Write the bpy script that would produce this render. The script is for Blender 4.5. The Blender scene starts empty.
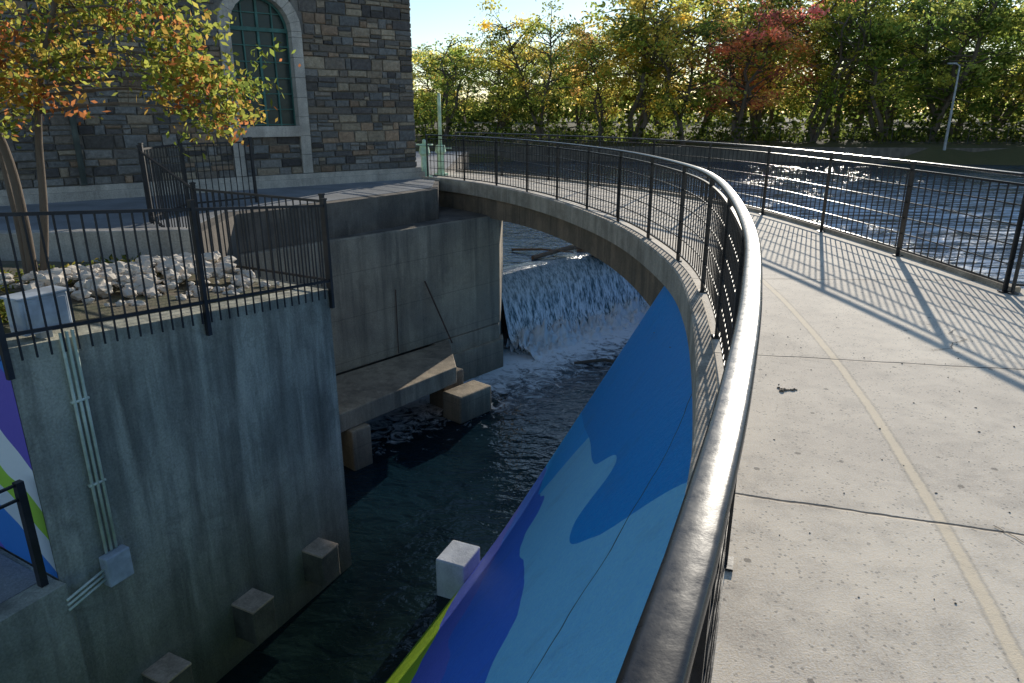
import bpy, bmesh, math, random
import numpy as np
from mathutils import Vector, noise as mnoise
random.seed(7); rng=np.random.default_rng(7)
scene=bpy.context.scene
scene.view_settings.view_transform='Standard'
scene.view_settings.look='None'
scene.view_settings.exposure=0
WL=-4.5; UL=-2.45

# ------------------------------------------------------------ helpers
def link(o,parent=None):
    scene.collection.objects.link(o)
    if parent: o.parent=parent
    return o
def empty(name):
    e=bpy.data.objects.new(name,None); scene.collection.objects.link(e); return e
def mesh_obj(name,verts,faces,mat=None,parent=None,smooth=False):
    me=bpy.data.meshes.new(name); me.from_pydata([tuple(v) for v in verts],[],faces); me.update()
    if mat: me.materials.append(mat)
    if smooth: me.polygons.foreach_set('use_smooth',[True]*len(me.polygons))
    return link(bpy.data.objects.new(name,me),parent)
def bm_obj(name,bm,mat=None,parent=None,smooth=False):
    bmesh.ops.recalc_face_normals(bm,faces=bm.faces)
    me=bpy.data.meshes.new(name); bm.to_mesh(me); bm.free()
    if mat: me.materials.append(mat)
    if smooth: me.polygons.foreach_set('use_smooth',[True]*len(me.polygons))
    return link(bpy.data.objects.new(name,me),parent)
def bevel(o,w=0.01,seg=2):
    m=o.modifiers.new('b','BEVEL'); m.width=w; m.segments=seg; m.limit_method='ANGLE'; return o
def prism(name,poly,z0,z1,mat,parent=None,bev=0):
    bm=bmesh.new(); n=len(poly)
    zt=z1 if isinstance(z1,(list,tuple)) else [z1]*n
    b=[bm.verts.new((p[0],p[1],z0)) for p in poly]; t=[bm.verts.new((p[0],p[1],zt[i])) for i,p in enumerate(poly)]
    f1=bm.faces.new(t); f2=bm.faces.new(b[::-1])
    for i in range(n):
        j=(i+1)%n; bm.faces.new([b[i],b[j],t[j],t[i]])
    bmesh.ops.recalc_face_normals(bm,faces=bm.faces)
    if n>4: bmesh.ops.triangulate(bm,faces=[f1,f2])
    o=bm_obj(name,bm,mat,parent)
    if bev: bevel(o,bev)
    return o
def bar(bm,p0,p1,w,h,up=Vector((0,0,1))):
    p0=Vector(p0);p1=Vector(p1); d=(p1-p0).normalized()
    if abs(d.dot(up))>.99: up=Vector((0,1,0))
    s=d.cross(up).normalized(); u=s.cross(d).normalized()
    vs=[]
    for p in (p0,p1):
        for a,b in ((-1,-1),(1,-1),(1,1),(-1,1)):
            vs.append(bm.verts.new(p+s*a*w/2+u*b*h/2))
    for f in ((0,1,2,3),(7,6,5,4),(0,4,5,1),(1,5,6,2),(2,6,7,3),(3,7,4,0)):
        bm.faces.new([vs[i] for i in f])
def vbar(bm,x,y,z0,z1,w,d,dirx,diry):
    D=Vector((dirx,diry,0)).normalized(); N=Vector((-D.y,D.x,0)); c=Vector((x,y,0)); vs=[]
    for z in (z0,z1):
        for a,b in ((-1,-1),(1,-1),(1,1),(-1,1)):
            v=c+D*a*w/2+N*b*d/2; vs.append(bm.verts.new((v.x,v.y,z)))
    for f in ((3,2,1,0),(4,5,6,7),(0,1,5,4),(1,2,6,5),(2,3,7,6),(3,0,4,7)):
        bm.faces.new([vs[i] for i in f])
def box(name,c,s,mat,parent=None,ang=0,bev=0.01):
    bm=bmesh.new(); vbar(bm,c[0],c[1],c[2]-s[2]/2,c[2]+s[2]/2,s[0],s[1],math.cos(ang),math.sin(ang))
    o=bm_obj(name,bm,mat,parent)
    if bev: bevel(o,bev)
    return o
def tube_bm(bm,pts,rads,n=8):
    rings=[]
    for i,p in enumerate(pts):
        p=Vector(p); a=Vector(pts[max(i-1,0)]); b=Vector(pts[min(i+1,len(pts)-1)])
        d=(b-a).normalized(); r=Vector((1,0,0)) if abs(d.x)<.8 else Vector((0,1,0))
        s=d.cross(r).normalized(); u=s.cross(d)
        rings.append([bm.verts.new(p+(s*math.cos(k*2*math.pi/n)+u*math.sin(k*2*math.pi/n))*rads[i]) for k in range(n)])
    for i in range(len(rings)-1):
        for k in range(n):
            bm.faces.new([rings[i][k],rings[i][(k+1)%n],rings[i+1][(k+1)%n],rings[i+1][k]])
    bm.faces.new(rings[0][::-1]); bm.faces.new(rings[-1])
def catmull(P,n=12):
    P=[np.array(p,float) for p in P]; Q=[2*P[0]-P[1]]+P+[2*P[-1]-P[-2]]; out=[]
    for i in range(1,len(Q)-2):
        for k in range(n):
            t=k/n; a,b,c,d=Q[i-1:i+3]
            out.append(.5*((2*b)+(c-a)*t+(2*a-5*b+4*c-d)*t*t+(3*b-a-3*c+d)*t**3))
    out.append(P[-1]); return np.array(out)
def resample(C,step):
    seg=np.linalg.norm(np.diff(C,axis=0),axis=1); s=np.r_[0,np.cumsum(seg)]
    n=max(1,int(round(s[-1]/step))); q=np.linspace(0,s[-1],n+1)
    return np.stack([np.interp(q,s,C[:,i]) for i in range(C.shape[1])],1)
def normals2(C):
    T=np.gradient(C[:,:2],axis=0); T/=np.linalg.norm(T,axis=1)[:,None]
    return np.stack([T[:,1],-T[:,0]],1),T
def sweep(bm,C,prof,closed=True):
    N,_=normals2(C); rings=[]
    for i in range(len(C)):
        rings.append([bm.verts.new((C[i,0]+N[i,0]*a,C[i,1]+N[i,1]*a,C[i,2]+b)) for a,b in prof])
    m=len(prof)
    for i in range(len(C)-1):
        for k in range(m if closed else m-1):
            bm.faces.new([rings[i][k],rings[i][(k+1)%m],rings[i+1][(k+1)%m],rings[i+1][k]])
    if closed:
        bm.faces.new(rings[0][::-1]); bm.faces.new(rings[-1])

# ------------------------------------------------------------ materials
class NT:
    def __init__(s,name):
        s.m=bpy.data.materials.new(name); s.m.use_nodes=True; s.t=s.m.node_tree
        s.b=s.t.nodes['Principled BSDF']; s.out=s.t.nodes['Material Output']
        s.co=s.n('ShaderNodeTexCoord').outputs['Object']
    def n(s,k,**kw):
        x=s.t.nodes.new(k)
        for a,b in kw.items(): setattr(x,a,b)
        return x
    def l(s,a,b): s.t.links.new(a,b)
    def put(s,sock,v):
        if hasattr(v,'links') or isinstance(v,bpy.types.NodeSocket): s.l(v,sock)
        else: sock.default_value=v
    def math(s,op,a,b=0.0,c=None,clamp=False):
        x=s.n('ShaderNodeMath',operation=op); x.use_clamp=clamp
        s.put(x.inputs[0],a); s.put(x.inputs[1],b)
        if c is not None: s.put(x.inputs[2],c)
        return x.outputs[0]
    def noise(s,scale,detail=6,rough=.6,vec=None,dist=0):
        x=s.n('ShaderNodeTexNoise'); x.inputs['Scale'].default_value=scale; x.inputs['Detail'].default_value=detail
        x.inputs['Roughness'].default_value=rough; x.inputs['Distortion'].default_value=dist
        s.l(vec if vec is not None else s.co,x.inputs['Vector']); return x.outputs['Fac']
    def mapv(s,sc,loc=(0,0,0),rot=(0,0,0)):
        x=s.n('ShaderNodeMapping'); x.inputs['Scale'].default_value=sc; x.inputs['Location'].default_value=loc
        x.inputs['Rotation'].default_value=rot; s.l(s.co,x.inputs['Vector']); return x.outputs[0]
    def ramp(s,f,stops):
        x=s.n('ShaderNodeValToRGB'); e=x.color_ramp.elements
        while len(e)<len(stops): e.new(.5)
        for i,(p,c) in enumerate(stops):
            e[i].position=p; e[i].color=(c,c,c,1) if isinstance(c,(int,float)) else (*c,1)
        s.l(f,x.inputs[0]); return x.outputs[0]
    def rng(s,v,a,b,c,d):
        f=s.n('ShaderNodeMapRange'); s.l(v,f.inputs[0])
        for i,q in enumerate((a,b,c,d)): f.inputs[i+1].default_value=q
        return f.outputs[0]
    def mix(s,f,a,b,mode='MIX'):
        x=s.n('ShaderNodeMix',data_type='RGBA',blend_type=mode)
        s.put(x.inputs[0],f)
        s.put(x.inputs[6],a if not isinstance(a,tuple) else (*a,1)); s.put(x.inputs[7],b if not isinstance(b,tuple) else (*b,1))
        return x.outputs[2]
    def sep(s,v=None):
        x=s.n('ShaderNodeSeparateXYZ'); s.l(v if v is not None else s.co,x.inputs[0]); return x.outputs
    def bump(s,h,strength=.3,dist=.02,prev=None):
        x=s.n('ShaderNodeBump'); x.inputs['Strength'].default_value=strength; x.inputs['Distance'].default_value=dist
        s.l(h,x.inputs['Height'])
        if prev is not None: s.l(prev,x.inputs['Normal'])
        return x.outputs[0]
    def fin(s,col=None,rough=None,nrm=None,metal=None,spec=None):
        if col is not None: s.put(s.b.inputs['Base Color'],col if not isinstance(col,tuple) else (*col,1))
        if rough is not None: s.put(s.b.inputs['Roughness'],rough)
        if nrm is not None: s.l(nrm,s.b.inputs['Normal'])
        if metal is not None: s.b.inputs['Metallic'].default_value=metal
        if spec is not None: s.b.inputs['Specular IOR Level'].default_value=spec
        return s.m
def concrete(name,c1,c2,scale=1.2,streak=.5,bottom=None,bump=.35,dark=(.06,.055,.045),lift=None):
    k=NT(name)
    big=k.noise(scale,5,.6); fine=k.noise(45,3,.7)
    col=k.mix(k.ramp(big,[(.38,0.),(.6,1.)]),c1,c2)
    if streak:
        st=k.noise(1.0,5,.65,vec=k.mapv((3.2,3.2,.28)))
        col=k.mix(k.math('MULTIPLY',k.ramp(st,[(.45,0.),(.66,1.)]),streak),col,dark)
        st2=k.noise(1.0,4,.6,vec=k.mapv((5,5,.5),(7,3,1)))
        col=k.mix(k.math('MULTIPLY',k.ramp(st2,[(.55,0.),(.70,1.)]),streak*.6),col,tuple(min(1,x*1.7) for x in c1))
        bl=k.noise(2.6,5,.75,dist=.6)
        col=k.mix(k.math('MULTIPLY',k.ramp(bl,[(.55,0.),(.63,1.)]),streak*.45),col,tuple(x*.45 for x in c2))
    if lift:
        z=k.sep()[2]
        f=k.math('ABSOLUTE',k.math('SUBTRACT',k.math('FRACT',k.math('MULTIPLY',k.math('ADD',z,k.math('MULTIPLY',big,.03)),1/lift)),.5))
        col=k.mix(k.math('MULTIPLY',k.math('LESS_THAN',f,.010),.3),col,dark)
    if bottom:
        z=k.sep()[2]; z2=k.math('ADD',z,k.math('MULTIPLY',k.noise(1.1,5,.6),1.2))
        col=k.mix(k.rng(z2,bottom[0],bottom[1],1,0),col,bottom[2])
    col=k.mix(.6,col,k.ramp(fine,[(.3,.32),(.7,.68)]),'OVERLAY')
    h=k.math('ADD',k.math('MULTIPLY',fine,.5),k.noise(6,5,.7))
    return k.fin(col,.88,k.bump(h,bump,.03))

M_wallc=concrete('retaining_concrete',(.47,.46,.37),(.29,.295,.24),1.0,.6,(-4.2,-1.8,(.085,.09,.055)),bump=.55)
M_pier=concrete('pier_concrete',(.46,.37,.26),(.32,.26,.19),.8,.5,(-4.4,-3.2,(.08,.075,.055)),lift=.9)
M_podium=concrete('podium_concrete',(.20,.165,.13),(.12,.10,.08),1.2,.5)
M_beam=concrete('beam_concrete',(.36,.25,.16),(.23,.17,.11),1.5,.5)
M_fascia=concrete('fascia_concrete',(.62,.52,.40),(.44,.36,.27),2.2,.4)
M_light=concrete('light_concrete',(.50,.47,.42),(.40,.37,.33),1.8,.3)
M_limestone=concrete('limestone',(.58,.53,.46),(.44,.40,.35),2.5,.3)
M_white=concrete('whitewashed_concrete',(.80,.82,.82),(.66,.68,.68),3,.15)
M_stubshade=concrete('stub_concrete_shaded',(.14,.13,.095),(.085,.08,.06),4,.3)  # stub sides: shade put into the dark base colour
M_stublit=concrete('stub_concrete_sunlit',(.62,.46,.32),(.42,.31,.21),6,0)  # stub tops: sunlight put into the paler brown colour
M_plaza=concrete('plaza_paving',(.27,.28,.29),(.20,.205,.21),1.2,0)
M_soil=concrete('planting_soil',(.16,.13,.09),(.10,.10,.05),3,0,bump=.8)
M_mortar=concrete('mortar',(.26,.24,.21),(.20,.185,.165),3,0)

def metal(name,col,rough=.35,metallic=0.0,spec=.5):
    k=NT(name); n1=k.noise(30,4,.7); n2=k.noise(4,4,.6)
    c=k.mix(k.ramp(n2,[(.4,0.),(.75,1.)]),col,tuple(min(1,x*1.8+.01) for x in col))
    r=k.math('ADD',k.math('MULTIPLY',n1,.3),rough-.12)
    return k.fin(c,r,k.bump(n1,.12,.004),metallic,spec)
M_rail=metal('black_painted_steel',(.012,.013,.015),.27,.0,.45)
M_fence=metal('black_fence_paint',(.012,.012,.014),.45)
M_green=metal('pale_green_paint',(.40,.56,.40),.5)
M_pipegreen=metal('weathered_pipe',(.10,.12,.11),.6)
M_box=metal('grey_box_paint',(.38,.42,.46),.5)
M_cond=metal('conduit_pvc',(.52,.60,.48),.45)
M_rust=metal('rusty_steel',(.09,.05,.035),.8)
M_pole=metal('galvanised_pole',(.3,.31,.31),.5)

# deck paving
k=NT('deck_concrete')
xyz=k.sep(); X,Y=xyz[0],xyz[1]
wob=k.math('MULTIPLY',k.math('SUBTRACT',k.noise(3,4,.6),.5),.05)
joint=None
for nx,ny,c in ((.42,.905,1.02),(.287,.958,2.98),(.176,.984,4.956),(.03,1,7.2),(-.1,.995,9.3),(-.25,.968,10.9),(-.42,.907,12.1),(-.55,.835,12.8)):
    d=k.math('ABSOLUTE',k.math('ADD',k.math('SUBTRACT',k.math('ADD',k.math('MULTIPLY',X,nx),k.math('MULTIPLY',Y,ny)),c),wob))
    joint=d if joint is None else k.math('MINIMUM',joint,d)
jm=k.rng(joint,.004,.011,1,0)
js=k.math('MULTIPLY',k.rng(joint,.0,.09,1,0),k.ramp(k.noise(4,3,.6),[(.45,0.),(.65,1.)]))
fx=k.math('ADD',k.math('MULTIPLY',k.math('MULTIPLY',Y,Y),-.0196),k.math('ADD',k.math('MULTIPLY',Y,.36),1.02))
ld=k.math('ABSOLUTE',k.math('ADD',k.math('SUBTRACT',X,fx),k.math('MULTIPLY',wob,.35)))
ldn=k.math('ADD',ld,k.math('MULTIPLY',k.math('SUBTRACT',k.noise(22,3,.7),.5),.025))
lm=k.math('MULTIPLY',k.rng(ldn,.018,.030,1,0),k.math('LESS_THAN',Y,8.2))
ledge=k.math('MULTIPLY',k.math('SUBTRACT',k.rng(ldn,.030,.042,1,0),lm),k.math('LESS_THAN',Y,8.2))
big=k.noise(.7,5,.6); mid=k.noise(5,5,.7); fine=k.noise(120,2,.8); blot=k.noise(1.6,6,.75,dist=.8)
col=k.mix(k.ramp(big,[(.38,0.),(.62,1.)]),(.88,.76,.60),(.70,.60,.48))
col=k.mix(k.math('MULTIPLY',k.ramp(mid,[(.46,0.),(.70,1.)]),.45),col,(.44,.385,.32))
col=k.mix(k.math('MULTIPLY',k.ramp(blot,[(.54,0.),(.66,1.)]),.4),col,(.36,.31,.26))
col=k.mix(.65,col,k.ramp(fine,[(.3,.26),(.7,.74)]),'OVERLAY')
v=k.n('ShaderNodeTexVoronoi'); v.inputs['Scale'].default_value=5.5; k.l(k.co,v.inputs['Vector'])
pit=k.math('LESS_THAN',k.math('ADD',v.outputs['Distance'],k.math('MULTIPLY',k.noise(60,3,.7),.10)),.135)
pit=k.math('MULTIPLY',pit,k.math('GREATER_THAN',k.noise(1.7,2,.5),.44))
col=k.mix(k.math('MULTIPLY',pit,.7),col,(.14,.12,.10))
sp=k.n('ShaderNodeTexVoronoi'); sp.inputs['Scale'].default_value=38; k.l(k.co,sp.inputs['Vector'])
spm=k.math('MULTIPLY',k.math('LESS_THAN',sp.outputs['Distance'],.23),k.math('GREATER_THAN',k.noise(9,2,.5),.46))
col=k.mix(k.math('MULTIPLY',spm,.55),col,(.2,.18,.16))
col=k.mix(k.math('MULTIPLY',lm,.75),col,(.88,.72,.50))
col=k.mix(k.math('MULTIPLY',ledge,.45),col,(.3,.26,.20))
col=k.mix(k.math('MULTIPLY',js,.45),col,(.22,.18,.14))
col=k.mix(jm,col,(.06,.05,.045))
h=k.math('SUBTRACT',k.math('ADD',k.math('MULTIPLY',fine,.3),k.math('MULTIPLY',mid,.6)),k.math('ADD',k.math('MULTIPLY',jm,1.5),k.math('ADD',pit,k.math('MULTIPLY',spm,.5))))
M_deck=k.fin(col,.85,k.bump(h,.38,.012))

# mural
def fcurve(k,inp,pts):
    c=k.n('ShaderNodeFloatCurve'); cu=c.mapping.curves[0]
    cu.points[0].location=pts[0]; cu.points[1].location=pts[-1]
    for p in pts[1:-1]: cu.points.new(*p)
    c.mapping.update(); k.l(inp,c.inputs['Value']); return c.outputs[0]
k=NT('mural_paint')
uvn=k.n('ShaderNodeUVMap'); uvn.uv_map='UVMap'; u,vv,_=k.sep(uvn.outputs[0])
nz=k.math('MULTIPLY',k.math('SUBTRACT',k.noise(1.4,2,.4),.5),.05)
vw=k.math('ADD',vv,nz)
light=(.27,.70,.95); bright=(.0,.42,.95); patch=(.0,.31,.78); cobalt=(.05,.20,.80); green=(.45,.68,.04)
c1=k.mix(k.noise(2,4,.6),light,(.21,.62,.93))
up=k.math('GREATER_THAN',k.math('ADD',u,k.math('MULTIPLY',nz,.4)),.565)
c1=k.mix(up,c1,bright)
pf=fcurve(k,u,[(0,1),(.24,1),(.30,.99),(.335,.80),(.38,.72),(.43,.80),(.47,.72),(.55,.66),(.62,.6),(.7,.55),(1,.3)])
c1=k.mix(k.math('GREATER_THAN',vv,pf),c1,patch)
cf=fcurve(k,u,[(0,.9),(.2,.74),(.26,.66),(.33,.64),(.4,.57),(.46,.50),(.52,.50),(.56,.45),(.62,.40),(.75,.3),(1,.1)])
c1=k.mix(k.math('LESS_THAN',vw,cf),c1,cobalt)
cf2=fcurve(k,u,[(0,.7),(.25,.50),(.32,.47),(.38,.38),(.45,.36),(.55,.30),(.7,.2),(1,.0)])
c1=k.mix(k.math('LESS_THAN',vw,cf2),c1,(.13,.18,.74))
gf=fcurve(k,u,[(0,.55),(.25,.38),(.33,.32),(.42,.24),(.5,.14),(.6,.03),(1,0)])
c1=k.mix(k.math('LESS_THAN',vw,gf),c1,green)
c1=k.mix(.4,c1,k.ramp(k.noise(30,4,.7),[(.3,.3),(.7,.7)]),'OVERLAY')
c1=k.mix(k.math('MULTIPLY',k.ramp(k.noise(1,5,.65,vec=k.mapv((3,3,.5))),[(.55,0.),(.8,1.)]),.25),c1,(.10,.16,.25))
jd=k.math('ABSOLUTE',k.math('SUBTRACT',k.math('ADD',k.math('MULTIPLY',vv,-.9),k.math('ADD',u,nz)),-.46))
c1=k.mix(k.math('LESS_THAN',jd,.0011),c1,(.02,.03,.06))
M_mural=k.fin(c1,.42,k.bump(k.math('ADD',k.noise(8,5,.7),k.math('MULTIPLY',k.noise(60,2,.7),.3)),.45,.03))

k=NT('mural_paint_side')
sx=k.sep()
q=k.math('ADD',sx[2],k.math('MULTIPLY',sx[0],.9)); w=k.noise(.9,2,.4)
q=k.math('ADD',q,k.math('MULTIPLY',w,.8))
c=k.ramp(k.math('FRACT',k.math('MULTIPLY',q,.42)),[(0,(.75,.78,.8)),(.18,(.14,.10,.5)),(.5,(.03,.2,.6)),(.72,(.6,.65,.7)),(.85,(.35,.6,.05))])
c.node.color_ramp.interpolation='CONSTANT'
M_mural2=k.fin(c,.6,k.bump(k.noise(10,5,.7),.3,.02))

# water
def water(name,deep,rough,sc,strength,low):
    k=NT(name)
    n1=k.noise(sc,3,.5,vec=k.mapv((1,1.7,1),rot=(0,0,.6)),dist=.5); n2=k.noise(sc*5,2,.6)
    h=k.math('ADD',n1,k.math('MULTIPLY',n2,.18 if low else .3))
    nr=k.bump(h,strength,.12)
    col=k.mix(k.ramp(k.noise(.35,3,.5),[(.4,0.),(.65,1.)]),deep,tuple(x*1.7 for x in deep))
    x=k.sep()
    if low:
        d=k.math('ADD',k.math('SUBTRACT',k.math('MULTIPLY',x[0],.667),k.math('MULTIPLY',x[1],.745)),14.2)
        f=k.rng(d,.8,5.6,.58,-.12)
        nn=k.noise(2.6,7,.72,vec=k.mapv((1,1,1),rot=(0,0,.7)),dist=1.4)
        fm=k.ramp(k.math('ADD',f,k.math('SUBTRACT',nn,.25)),[(.46,0.),(.66,1.)])
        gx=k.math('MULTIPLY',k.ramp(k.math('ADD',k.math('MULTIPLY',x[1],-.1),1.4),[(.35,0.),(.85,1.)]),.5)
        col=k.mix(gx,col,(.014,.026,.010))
        col=k.mix(fm,col,(.82,.88,.92))
    else:
        nn=k.noise(1,7,.74,vec=k.mapv((.5,2.2,1),rot=(0,0,-.35)),dist=.9)
        reg=k.math('MULTIPLY',k.rng(x[0],3.0,6.0,0,1),k.rng(x[1],30,52,1,0))
        fm=k.math('MULTIPLY',k.ramp(nn,[(.47,0.),(.58,1.)]),reg)
        col=k.mix(fm,col,(.78,.86,.93))
    k.fin(col,k.math('ADD',k.math('MULTIPLY',fm,.5),rough),nr)
    k.b.inputs['IOR'].default_value=1.33
    return k.m
M_wlow=water('river_water_low',(.004,.013,.020),.05,1.9,.5,True)
M_whigh=water('river_water_high',(.012,.04,.08),.16,1.3,1.0,False)

k=NT('falling_water')
st=k.noise(1,5,.7,vec=k.mapv((8,8,.35))); st2=k.noise(1,4,.6,vec=k.mapv((24,24,1.0)))
m=k.ramp(k.math('ADD',k.math('MULTIPLY',st,.6),k.math('MULTIPLY',st2,.42)),[(.43,0.),(.58,1.)])
m=k.math('MULTIPLY',m,k.rng(k.sep()[2],-2.5,-3.7,.25,1.15),clamp=True)
M_fall=k.fin(k.mix(m,(.07,.12,.13),(.90,.95,.97)),k.math('ADD',k.math('MULTIPLY',m,.4),.15),k.bump(st2,.35,.04))
k=NT('foam')
M_foam=k.fin(k.mix(k.noise(9,5,.7),(.74,.82,.86),(.96,.98,.98)),.7,k.bump(k.noise(14,6,.75),.7,.04))

def leafmat(name,trans,gain):
    k=NT(name); a=k.n('ShaderNodeVertexColor'); a.layer_name='Col'
    k.t.nodes.remove(k.b); d=k.n('ShaderNodeBsdfDiffuse'); t=k.n('ShaderNodeBsdfTranslucent'); mx=k.n('ShaderNodeMixShader')
    k.l(a.outputs[0],d.inputs[0])
    hs=k.n('ShaderNodeHueSaturation'); hs.inputs['Value'].default_value=gain; hs.inputs['Saturation'].default_value=.95; k.l(a.outputs[0],hs.inputs['Color']); k.l(hs.outputs[0],t.inputs[0])
    mx.inputs[0].default_value=trans; k.l(d.outputs[0],mx.inputs[1]); k.l(t.outputs[0],mx.inputs[2]); k.l(mx.outputs[0],k.out.inputs[0]); return k.m
M_leaf=leafmat('leaves',.62,3.0)
M_leaf_near=leafmat('near_leaves',.55,2.6)
k=NT('bark'); M_bark=k.fin(k.mix(k.noise(1,5,.7,vec=k.mapv((25,25,4))),(.08,.06,.045),(.20,.155,.115)),.9,k.bump(k.noise(1,5,.7,vec=k.mapv((30,30,5))),.6,.02))
k=NT('ground_grass'); M_ground=k.fin(k.mix(k.noise(.3,6,.7),(.05,.06,.02),(.14,.11,.05)),.95,k.bump(k.noise(5,6,.7),.7,.1))
k=NT('stone_colours'); a=k.n('ShaderNodeVertexColor'); a.layer_name='Col'
cc=k.mix(.8,a.outputs[0],k.ramp(k.noise(14,5,.7),[(.3,.25),(.7,.72)]),'OVERLAY')
M_stone=k.fin(cc,.9,k.bump(k.noise(11,6,.75),.9,.04))
k=NT('riprap_rock'); M_rock=k.fin(k.mix(k.noise(4,5,.7),(.78,.70,.60),(.50,.44,.37)),.9,k.bump(k.noise(16,4,.7),.3,.01))
k=NT('river_rock'); M_rrock=k.fin(k.mix(k.noise(4,6,.7),(.26,.19,.12),(.12,.10,.08)),.8,k.bump(k.noise(9,6,.7),.8,.04))
k=NT('window_glass'); M_glass=k.fin(k.mix(k.noise(5,4,.6),(.012,.03,.03),(.03,.06,.055)),.25,k.bump(k.noise(6,3,.5),.2,.02))
M_wframe=metal('window_green_metal',(.04,.13,.11),.5)

# ------------------------------------------------------------ key curves
rail=catmull([(-2.2,-6),(-1.35,-3),(-.55,-1.2),(-.1,0),(.155,.6),(.25,.82),(.475,1.38),(.785,2.23),(1.16,3.4),(1.53,4.9),(1.80,6.3),(1.93,7.6),(1.88,9.2),(1.72,10.6),(1.42,12.0),(.98,13.5),(.35,15.1),(-.55,16.8),(-1.5,18.1),(-2.2,18.75)],10)
rail=resample(rail,.08)
Nr,Tr=normals2(rail)
edge=rail-Nr*.15
rrail=catmull([(4.74,6.55),(4.66,8.2),(4.5,10),(4.2,12.1),(3.6,14),(2.65,15.9),(1.3,17.8),(-.3,19.6),(-1.6,20.8)],12)
rrail=resample(rrail,.08)
Nq,_=normals2(rrail)
redge=rrail+Nq*.14
redge_pts=[tuple(p) for p in redge]

# ------------------------------------------------------------ deck / bridge
bridge=empty('curved_footbridge')
poly=[tuple(p) for p in edge[::2]]+[(-2.6,19.6),(-1.7,21.1)]+redge_pts[::-1][::2]+[(4.9,6.72),(14,4.2),(14,-6)]
prism('deck_slab',poly,-.26,0,M_deck,bridge)
bm=bmesh.new()
E3=np.c_[edge,np.zeros(len(edge))]
sweep(bm,E3,[(-.03,-.25),(-.03,.035),(-.015,.05),(.09,.05),(.105,.004),(.105,-.25)])
bm_obj('edge_coping',bm,M_fascia,bridge)
bm=bmesh.new(); sweep(bm,np.c_[redge,np.zeros(len(redge))],[(.02,-.25),(.02,.05),(-.07,.05),(-.085,.004),(-.085,-.25)])
bm_obj('edge_coping_upstream',bm,M_fascia,bridge)
def beam(name,C,sgn,i0,i1):
    bm=bmesh.new(); N,_=normals2(C); rings=[]; n=i1-i0
    for i in range(i0,i1):
        f=(i-i0)/n; z=-.66-.22*(2*f-1)**2
        r=[]
        for a,bz in ((.06,-.262),(.50,-.262),(.50,z),(.06,z)):
            r.append(bm.verts.new((C[i,0]+sgn*N[i,0]*a,C[i,1]+sgn*N[i,1]*a,bz)))
        rings.append(r)
    for i in range(len(rings)-1):
        for q in range(4): bm.faces.new([rings[i][q],rings[i][(q+1)%4],rings[i+1][(q+1)%4],rings[i+1][q]])
    bm.faces.new(rings[0]); bm.faces.new(rings[-1])
    return bm_obj(name,bm,M_beam,bridge)
i0=int(np.argmin(np.abs(edge[:,1]-7.0)))
beam('arch_beam',edge,1,i0,len(edge))
beam('arch_beam_upstream',redge[::-1].copy(),1,4,len(redge)-30)

def railing(name,C,h,post_step=1.8,picket=.125,nh=6,top_w=.068):
    root=empty(name)
    bm=bmesh.new(); C3=np.c_[C,np.full(len(C),h)]
    prof=[]
    for i in range(16):
        t=2*math.pi*i/16; c,s=math.cos(t),math.sin(t)
        prof.append((top_w/2*math.copysign(abs(c)**.45,c),.016*math.copysign(abs(s)**.6,s)))
    sweep(bm,C3,prof); bm_obj('top_rail',bm,M_rail,root,True)
    bm=bmesh.new()
    for j in range(nh):
        z=.09+j*(h-.18)/(nh-1)
        C3=np.c_[C,np.full(len(C),z)]
        w=.006 if 0<j<nh-1 else .011
        sweep(bm,C3[::2] if len(C3)>3 else C3,[(-w,-w),(w,-w),(w,w),(-w,w)])
    bm_obj('horizontal_bars',bm,M_rail,root)
    bm=bmesh.new(); P=resample(C,picket); N,T=normals2(P)
    for p,t in zip(P,T): vbar(bm,p[0],p[1],.09,h-.09,.011,.011,t[0],t[1])
    bm_obj('pickets',bm,M_rail,root)
    bm=bmesh.new(); P=resample(C,post_step); N,T=normals2(P)
    for p,t,n in zip(P,T,N):
        vbar(bm,p[0],p[1],.004,h-.01,.020,.042,t[0],t[1])
        vbar(bm,p[0],p[1],.004,.014,.085,.085,t[0],t[1])
    bm_obj('posts',bm,M_rail,root)
    return root
railing('steel_railing',rail,1.09,1.5)
railing('steel_railing',rrail,1.10)
side=resample(np.array([[4.78,6.50],[14,4.0]]),.1)
railing('steel_railing',side,1.10)

# ------------------------------------------------------------ mural wall
def ap(a,p): return (.40*a+.917*p,.917*a-.40*p)
ea=edge[:,0]*.40+edge[:,1]*.917; ep=edge[:,0]*.917-edge[:,1]*.40
sel=edge[:,1]<10
def Tp(a):
    return float(np.interp(a,ea[sel],ep[sel]+.06)) if a<8.2 else float(np.interp(8.2,ea[sel],ep[sel]+.06))
verts=[];faces=[];uvs=[]
NA=150;NV=30
for i in range(NA+1):
    a=-4+28*i/NA; tp=Tp(a)
    zt=-.27 if a<12.5 else max(-2.2,-.27-(a-12.5)*1.2)
    for j in range(NV+1):
        v=-.15+1.15*j/NV
        z=WL+v*(-.27-WL); pp=-3.85+v*(tp+3.85)
        z=min(z,zt)
        x,y=ap(a,pp); verts.append((x,y,z)); uvs.append((min(max(a/12,0),1),min(max(v,0),1)))
for i in range(NA):
    for j in range(NV):
        q=i*(NV+1)+j; faces.append((q,q+NV+1,q+NV+2,q+1))
o=mesh_obj('painted_mural_wall',verts,faces,M_mural,None,True)
ul=o.data.uv_layers.new(name='UVMap')
for lp in o.data.loops: ul.data[lp.index].uv=uvs[lp.vertex_index]
T=[ap(a,Tp(a)+.03) for a in np.linspace(-4,12.5,34)]
prism('bridge_abutment',T+[(4.9,12.0),(4.8,7),(13.9,4.1),(13.9,-5.9)],-6.5,-.27,M_pier)
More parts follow.
